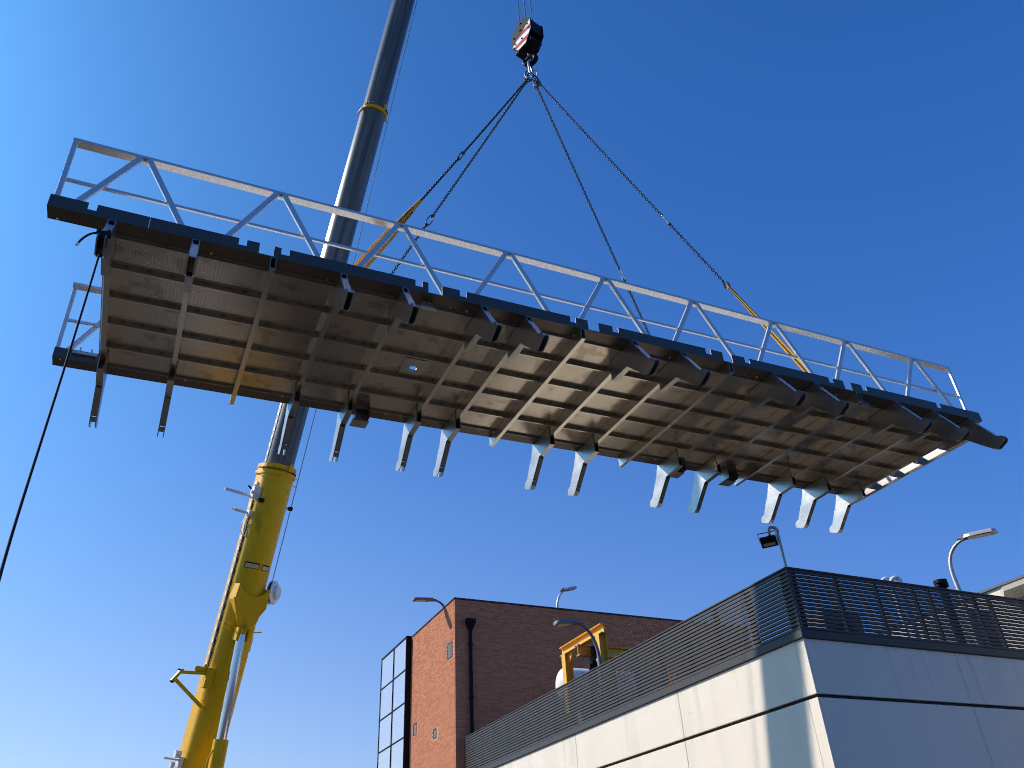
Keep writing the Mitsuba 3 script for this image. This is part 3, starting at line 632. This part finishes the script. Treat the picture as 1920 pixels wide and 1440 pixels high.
put(hb + '__top_eye', cat([cham(-0.05, 0.05, 1.0, 1.09, -0.05, 0.05, .012), cyl([-.05, 1.05, .03], [.05, 1.05, .03], .03, 12)]), 'galvanised', HBM)
reg = Polygon([(0.318, 0.70), (0.318, 0.365), (0.125, 0.03), (-0.12, 0.03), (-0.315, 0.30), (-0.30, 0.36), (0.10, 0.56)])
bands = [(0.03, 0.115, 'white_paint'), (0.115, 0.255, 'red_paint'), (0.255, 0.41, 'white_paint'), (0.41, 0.545, 'red_paint'), (0.545, 0.72, 'white_paint')]
for y0, y1, mt in bands:
    g = reg.intersection(Polygon([(-1, y0 + .12), (1, y0 - 0.10), (1, y1 - 0.10), (-1, y1 + .12)]))
    if not g.is_empty:
        m = multi(g, 0.003); m.apply_translation([0, 0, 0.191]); put(hb + '__stripe', m, mt, HBM)
for x, y in ((-0.22, .36), (0.02, .30), (-.25, .62), (.22, .62), (0, .9), (.26, .42), (-.27, .26)): put(hb + '__bolt', cyl([x, y, .19], [x, y, .212], .022, 8), 'black_paint', HBM)
hp_ = spline([(0.0, 0.10), (0.0, -0.05), (0.02, -0.13), (0.12, -0.22), (0.13, -0.36), (0.03, -0.45), (-0.10, -0.42), (-0.14, -0.30), (-0.12, -0.24)], 30)
put(hb + '__hook', tube(np.c_[hp_[:, 0], hp_[:, 1], np.zeros(30)], np.r_[np.linspace(.06, .055, 8), np.linspace(.055, .06, 12), np.linspace(.058, .024, 10)], 12), 'black_paint', frame([.95, -.31, 0], [0, 0, 1], np.cross([.95, -.31, 0], [0, 0, 1]), HBM[:3, 3]), smooth=60)
put(hb + '__latch', bar([-0.12, -0.25, .0], [0.0, -0.10, 0.0], .03, .014, (0, 0, 1)), 'bright_steel', frame([.95, -.31, 0], [0, 0, 1], np.cross([.95, -.31, 0], [0, 0, 1]), HBM[:3, 3]))
ml = thing('master_link', 'large steel oval link hanging in the crane hook and gathering the four chains', 'lifting ring')
hk = np.array([0.80, 10.94, 15.60]) + EYE
put(ml + '__ring', oval(hk, np.array([0, 0, 1.0]), np.array([.35, .93, 0]), 0.26, 0.11, 0.024), 'bright_steel', smooth=60)
put(ml + '__ring', oval(hk - [0.05, 0, .24], np.array([-.25, 0, .97]), np.array([.8, -.6, 0]), 0.17, 0.075, 0.019), 'chain_steel', smooth=60)
put(ml + '__ring', oval(hk - [-0.07, 0, .24], np.array([.3, 0, .95]), np.array([.6, .8, 0]), 0.17, 0.075, 0.019), 'bright_steel', smooth=60)
tip = BOOM1 + EYE
for i, (dx, dz, lb) in enumerate(((-0.15, .0, 'left of the three hoist ropes above the hook block'), (0.0, .0, 'middle of the three hoist ropes above the hook block'), (0.15, .0, 'right of the three hoist ropes above the hook block'))):
    k = thing('hoist_rope', lb, 'wire rope', 'hoist ropes above the hook block')
    o = np.array([0.80, 10.94, 16.23 + 0.75]) + EYE + np.array([dx, 0.03 * (i - 1), 0])
    put(k + '__strand', tube([o, np.array([tip[0] + dx * 1.1, tip[1] + 0.03 * (i - 1), tip[2] - 0.3])], 0.011, 8), 'rope_steel', smooth=60)

# tag line
tl = thing('tag_line', 'black tag line tied to the left end bracket and hanging down to the left', 'rope')
p0 = (BR @ np.array([0.70, -0.36, -0.56, 1]))[:3]
pts = [p0, np.array([-4.22, 6.12, 4.54]) + EYE, np.array([-3.86, 5.6, 3.17]) + EYE, np.array([-3.51, 5.11, 2.09]) + EYE, np.array([-3.05, 4.5, 0.95]) + EYE, np.array([-2.9, 4.2, 0.0]) + EYE]
put(tl + '__line', tube(spline(pts, 60), 0.0115, 7), 'black_rope', smooth=60)
tail = spline([(0.725, -0.40, -0.64), (0.694, -0.40, -0.60), (0.62, -0.39, -0.575), (0.53, -0.38, -0.64), (0.475, -0.37, -0.75)], 20)
put(tl + '__tail', tube(tail, 0.012, 7), 'black_rope', BR, smooth=60)
put(tl + '__frayed_end', cyl(tail[-1], tail[-1] + [-.01, 0, -.035], .014, 8), 'white_paint', BR)
put(tl + '__knot', cat([tube(spline([(0.63 + .01 * q, -0.33 - .1 * math.cos(q * 1.9), -0.60 + .09 * math.sin(q * 1.9)) for q in range(12)], 60), 0.015, 6)]), 'black_rope', BR, smooth=60)

# ------------------------------------------------------------------ mobile crane boom
mc = thing('mobile_crane', 'tall telescopic mobile crane with yellow main boom and grey extended sections', 'mobile crane')
def boom_profile(w, h, r, yb, n=12):
    """flat-topped box whose underside (+y, lowest at yb) is a half ellipse of depth r"""
    pts = [(-w / 2, yb - h), (w / 2, yb - h)]
    for t in np.linspace(0, math.pi, 2 * n + 1): pts.append((w / 2 * math.cos(t), yb - r + r * math.sin(t)))
    return pts
def boom_sec(w, h, r, s0, s1, yb): m = extr(boom_profile(w, h, r, yb), s1 - s0); m.apply_translation([0, 0, s0]); return m
put(mc + '__main_boom', boom_sec(1.0, 0.88, 0.46, -9.5, 3.3, 0.60), 'crane_yellow', BM, smooth=35)
put(mc + '__boom_section', boom_sec(0.86, 0.66, 0.48, 3.0, 17.5, 0.52), 'boom_grey', BM, smooth=35)
put(mc + '__boom_section', boom_sec(0.80, 0.62, 0.45, 17.0, BL - 0.8, 0.48), 'boom_grey', BM, smooth=35)
def collar(w, h, r, s0, s1, yb): return boom_sec(w, h, r, s0, s1, yb)
c1 = put(mc + '__boom_collar', cat([collar(1.08, .96, .50, 3.28, 3.40, .64), collar(1.00, .88, .46, 3.40, 3.50, .59), collar(1.04, .92, .48, 3.50, 3.62, .62)]), 'crane_yellow', BM, smooth=35)
tth = []
for j, t in enumerate(np.linspace(0.12, math.pi - 0.12, 22)):
    q = np.array([0.525 * math.cos(t), 0.13 + 0.475 * math.sin(t)])
    tth.append(cham(q[0] - .018, q[0] + .018, q[1] - .02, q[1] + .012, 3.43, 3.47, .004))
put(c1 + '__bolt', cat(tth), 'hole_black', BM)
put(c1 + '__lug', cat([prism([(-.05, 0), (.05, 0), (.05, .2), (0, .26), (-.05, .2)], 0, 0.03, [-0.13, 0.67, 3.45], [1, 0, 0], [0, 0, 1])]), 'crane_yellow', BM)
put(c1 + '__guide_arm', cat([cham(-.72, -.50, .0, .04, 3.40, 3.43, .004), cham(-.72, -.50, .0, .04, 3.15, 3.18, .004), cham(.50, .66, .1, .14, 3.42, 3.46, .004), cham(.52, .70, .1, .14, 3.20, 3.24, .004)]), 'pale_paint', BM)
c2 = put(mc + '__boom_collar', cat([collar(0.93, .80, .45, 17.55, 17.66, .555), collar(0.88, .75, .43, 17.66, 17.74, .53)]), 'crane_yellow', BM, smooth=35)
tth = []
for j, t in enumerate(np.linspace(0.12, math.pi - 0.12, 18)):
    q = np.array([0.45 * math.cos(t), 0.10 + 0.45 * math.sin(t)])
    tth.append(cham(q[0] - .02, q[0] + .02, q[1] - .03, q[1] + .02, 17.70, 17.78, .004))
put(c2 + '__bolt', cat(tth), 'rope_steel', BM)
put(c2 + '__guide_arm', cat([bar([0.47, .05, 17.6], [0.60, .05, 17.2], .05, .12, (0, 1, 0)), cham(-.60, -.45, .15, .2, 17.5, 17.55, .005)]), 'pale_paint', BM)
put(c2 + '__lug', prism([(-.05, 0), (.05, 0), (.05, .2), (0, .26), (-.05, .2)], 0, 0.03, [-0.15, 0.56, 17.65], [1, 0, 0], [0, 0, 1]), 'crane_yellow', BM)
# perforated guide strips down the left flank
def strip(x, y, s0, s1, hole, pitch, hw=.045):
    pg = sbox(-hw, s0, hw, s1)
    n = int((s1 - s0) / pitch)
    for j in range(n):
        c = s0 + (j + .5) * pitch; pg = pg.difference(sbox(-hw * .55, c - hole / 2, hw * .55, c + hole / 2))
    return prism(pg, 0, 0.012, [x, y, 0], [0, 1, 0], [0, 0, 1])
put(mc + '__guide_strip', strip(0.440, 0.00, 3.7, 8.0, 0.14, 0.27, .05), 'pale_paint', BM)
put(mc + '__guide_strip', cat([strip(0.545, 0.02, -2.5, 3.0, 0.20, 0.34, .05), cham(0.5005, 0.5445, 0.0, 0.03, -2.5, 3.0, .003)]), 'white_paint', BM)
put(mc + '__hose', tube([[0.52, 0.12, s] for s in np.linspace(-2.6, 2.4, 20)], 0.014, 6), 'black_rope', BM, smooth=60)
put(mc + '__hose', tube([[-0.515, 0.10, s] for s in np.linspace(-6, 3.1, 20)], 0.012, 6), 'black_rope', BM, smooth=60)
# ram saddle
def boom_y(x, w=1.0, r=.46): return 0.60 - r + r * math.sqrt(max(0, 1 - (2 * x / w) ** 2))
pg = [(0.47, -0.14), (0.35, -0.30), (0.1, -0.42), (-0.1, -0.44), (-0.33, -0.34), (-0.49, -0.14), (-0.49, -0.72), (-0.36, -0.95), (-0.33, -1.12), (-0.08, -1.40), (0.16, -1.40), (0.20, -1.22), (0.36, -0.95), (0.50, -0.60)]
put(mc + '__ram_saddle', prism(pg, -0.655, -0.22, [0, 0, 0], [1, 0, 0], [0, 0, 1]), 'crane_yellow', BM)
put(mc + '__saddle_rib', cat([bar([0.512, .6, -0.55], [0.18, .72, -1.42], .03, .05, (0, 1, 0)), bar([0.53, .45, -1.30], [0.0, .74, -1.50], .04, .05, (0, 1, 0)), bar([-.12, .72, -1.46], [-.60, .5, -1.38], .03, .05, (0, 1, 0))]), 'crane_yellow', BM)
put(mc + '__saddle_pin', cat([cham(-.02, .18, .64, .86, -1.62, -1.36, .01), cham(-.11, -.05, .60, .90, -1.72, -1.36, .01), cham(.21, .26, .60, .90, -1.72, -1.36, .01)]), 'crane_yellow', BM)
ra, rb, rc = np.array([0.08, 0.76, -1.55]), np.array([0.08, 1.25, -4.30]), np.array([0.08, 2.1, -9.2])
put(mc + '__ram_rod', cyl(ra, rb, 0.135, 32), 'chrome', BM, smooth=40)
rs = put(mc + '__ram_cylinder', cat([cyl(rb, rc, 0.195, 32)]), 'crane_yellow', BM, smooth=40)
put(rs + '__feed_pipe', tube(spline([rb + [.20, .12, -.25], rb + [.26, .15, -.4], rb + [.27, .25, -1.0], rb + [.27, .6, -3.0]], 16), .022, 8), 'crane_yellow', BM, smooth=60)
# left-hand fittings
put(mc + '__fly_bracket', cat([cham(0.40, 0.62, 0.20, 0.46, -3.12, -2.56, .02), bar([0.55, .33, -2.72], [1.32, .33, -2.78], .09, .10, (0, 1, 0)), bar([1.28, .33, -2.72], [1.47, .33, -3.04], .08, .10, (0, 1, 0)), bar([1.40, .33, -2.98], [0.47, .42, -3.64], .09, .085, (0, 1, 0)),
                               cham(.60, .95, .29, .37, -2.70, -2.56, .03), cham(.62, .72, .27, .39, -2.62, -2.48, .02)]), 'crane_yellow', BM)
put(mc + '__fly_pin', cat([cham(1.24, 1.40, .30, .36, -2.735, -2.70, .004), cyl([1.46, .28, -3.04], [1.46, .38, -3.04], .05, 10)]), 'black_paint', BM)
put(mc + '__boom_stop', cat([cham(0.49, 0.62, .0, .2, -5.25, -4.95, .02), cyl([.60, .1, -4.9], [.76, .1, -4.9], .10, 14), bar([.6, .1, -5.05], [.98, .1, -5.02], .05, .05), cyl([.70, .1, -5.18], [.80, .1, -5.18], .08, 12), cyl([.94, .1, -5.02], [1.02, .1, -5.02], .03, 10)]), 'pale_paint', BM, smooth=35)
pb = put(mc + '__control_box', cat([cham(0.46, 0.68, .12, .36, 2.42, 2.80, .02), cyl([.60, .2, 2.80], [.60, .2, 2.86], .07, 14), cyl([.66, .28, 2.6], [.74, .28, 2.6], .05, 12)]), 'pale_paint', BM, smooth=35)
put(pb + '__antenna_arm', bar([.62, .08, 2.50], [1.42, .02, 2.52], .05, .085, (0, 0, 1)), 'pale_paint', BM)
put(pb + '__cable_plug', cyl([.74, .28, 2.68], [.86, .26, 2.76], .028, 8), 'black_paint', BM)
sf = put(mc + '__work_light', cham(.36, .50, .36, .52, 2.34, 2.46, .02), 'black_paint', BM)
put(mc + '__work_light', cat([cham(-.70, -.58, .12, .28, 2.36, 2.48, .02), bar([-.58, .2, 2.42], [-.49, .2, 2.42], .03, .03)]), 'black_paint', BM)
put(mc + '__anemometer', cat([cyl([.55, .05, 1.98], [1.0, .03, 1.99], .045, 12), cyl([1.0, .03, 1.99], [1.09, .03, 1.99], .025, 10), cham(.48, .60, .0, .25, 1.88, 2.06, .02)]), 'pale_paint', BM, smooth=35)
put(mc + '__loose_hose', cat([tube(spline([(.56, .1, 1.9), (.66, .1, 1.7), (.66, .1, 1.45), (.58, .1, 1.3), (.54, .12, 1.6), (.60, .14, 1.8)], 30), .012, 6), tube(spline([(.5, .2, 1.9), (.62, .2, 1.55), (.54, .2, 1.25), (.50, .2, 1.5)], 20), .012, 6)]), 'pale_paint', BM, smooth=60)
put(mc + '__side_box', cham(-.56, -.40, .0, .16, -1.98, -1.55, .01), 'crane_yellow', BM)
put(mc + '__side_clip', cat([cham(-.58, -.46, .05, .09, -2.14, -2.11, .004), cham(-.58, -.46, .05, .09, -2.28, -2.25, .004), cham(-.55, -.52, .05, .09, -2.25, -2.14, .004)]), 'rope_steel', BM)
# cable reel and its line
prof = [(0.0, -0.12), (0.10, -0.12), (0.12, -0.05), (0.24, -0.03), (0.36, 0.0), (0.36, 0.015), (0.27, 0.03), (0.27, 0.09), (0.36, 0.105), (0.36, 0.12), (0.20, 0.14), (0.20, 0.24), (0.0, 0.245)]
rl = trimesh.creation.revolve(np.array(prof), sections=40)
ax = np.array([-0.80, 0.85, 0.10]); ax /= np.linalg.norm(ax); ay = np.cross(ax, [0, 0, 1.0]); ay /= np.linalg.norm(ay)
RM = BM @ frame(ay, np.cross(ax, ay), ax, [-0.70, 0.22, -0.19])
rk = put(mc + '__cable_reel', rl, 'white_paint', RM, smooth=30)
put(rk + '__wound_cable', trimesh.creation.revolve(np.array([(0.271, 0.031), (0.318, 0.031), (0.318, 0.089), (0.271, 0.089)]), sections=40), 'black_rope', RM, smooth=30)
put(rk + '__bracket', bar([-.50, .05, -.2], [-.58, .05, -.2], .1, .1, (0, 0, 1)), 'machine_grey', BM)
put(mc + '__reel_cable', tube([[-0.765, -0.02, 0.10], [-0.755, -0.1, 11.9], [-0.60, -0.15, 24.0], [-.4, -.2, BL - 1]], 0.013, 7), 'rope_steel', BM, smooth=60)
# boom marking: two outlined boxes of lettering on the underside
def on_under(m, s0, x_c):
    """wraps a flat decal (x right, y up, z out) onto the rounded underside"""
    v = np.array(m.vertices); xx = v[:, 0]
    th = xx / 0.5
    X = x_c - 0; ang0 = math.pi / 2
    out = np.zeros_like(v)
    px = -(xx)                                  # image right is boom -x
    r = 0.34
    yy = np.array([boom_y(min(.498, abs(q))) for q in px])
    out[:, 0], out[:, 1], out[:, 2] = px, yy + 0.004 + v[:, 2], s0 + v[:, 1]
    return trimesh.Trimesh(out, m.faces, process=False)
def subdiv(m): return m.subdivide_to_size(0.05)
for x0, x1, word in ((-0.40, 0.00, None), (0.07, 0.32, '410')):
    out = sbox(x0, -0.10, x1, 0.08).difference(sbox(x0 + .014, -0.085, x1 - .014, 0.045))
    m = on_under(subdiv(multi(out, 0.003)), 0.45, 0)
    k = put(mc + '__lettering_frame', m, 'hole_black', BM)
    if word:
        t = meshkit.text_mesh(word, 0.10, 0.003, True); t.apply_scale([0.95, 1, 1]); t.apply_translation([x0 + .03, -0.07, 0])
    else:
        t = cat([extr(sbox(x0 + .03 + .05 * j, -0.07, x0 + .048 + .05 * j, 0.03), .003) for j in range(7)])
    put(k + '__letters', on_under(subdiv(t), 0.45, 0), 'pale_paint', BM)
# boom head above the frame, turntable and carrier below it
put(mc + '__boom_head', cat([cham(-.45, .45, -.5, .6, BL - 0.9, BL + 0.3, .04), cyl([-.3, .35, BL + .1], [.3, .35, BL + .1], .38, 28)]), 'crane_yellow', BM)
bp = (BM @ np.array([0, 0.2, -9.0, 1]))[:3]
put(mc + '__turntable', cat([cham(bp[0] - 0.9, bp[0] + 0.9, bp[1] - 0.6, bp[1] + 1.4, 1.15, 1.9, .06)]), 'crane_yellow')
put(mc + '__carrier', cham(bp[0] - 1.3, bp[0] + 1.3, bp[1] - 5.2, bp[1] + 4.5, 0.55, 1.1, .05), 'machine_grey')
wh = mikit.ply(cat([cyl([-.25, 0, 0], [.25, 0, 0], .62, 24), cyl([-.26, 0, 0], [.26, 0, 0], .34, 18)]), 'black_rope', smooth=40)
for sx in (-1.3, 1.3):
    for y in (-4.6, -3.0, 1.0, 2.6, 4.0):
        again(mc + '__wheel', wh, frame([1, 0, 0], [0, 1, 0], [0, 0, 1], [bp[0] + sx, bp[1] + y, 0.62]))
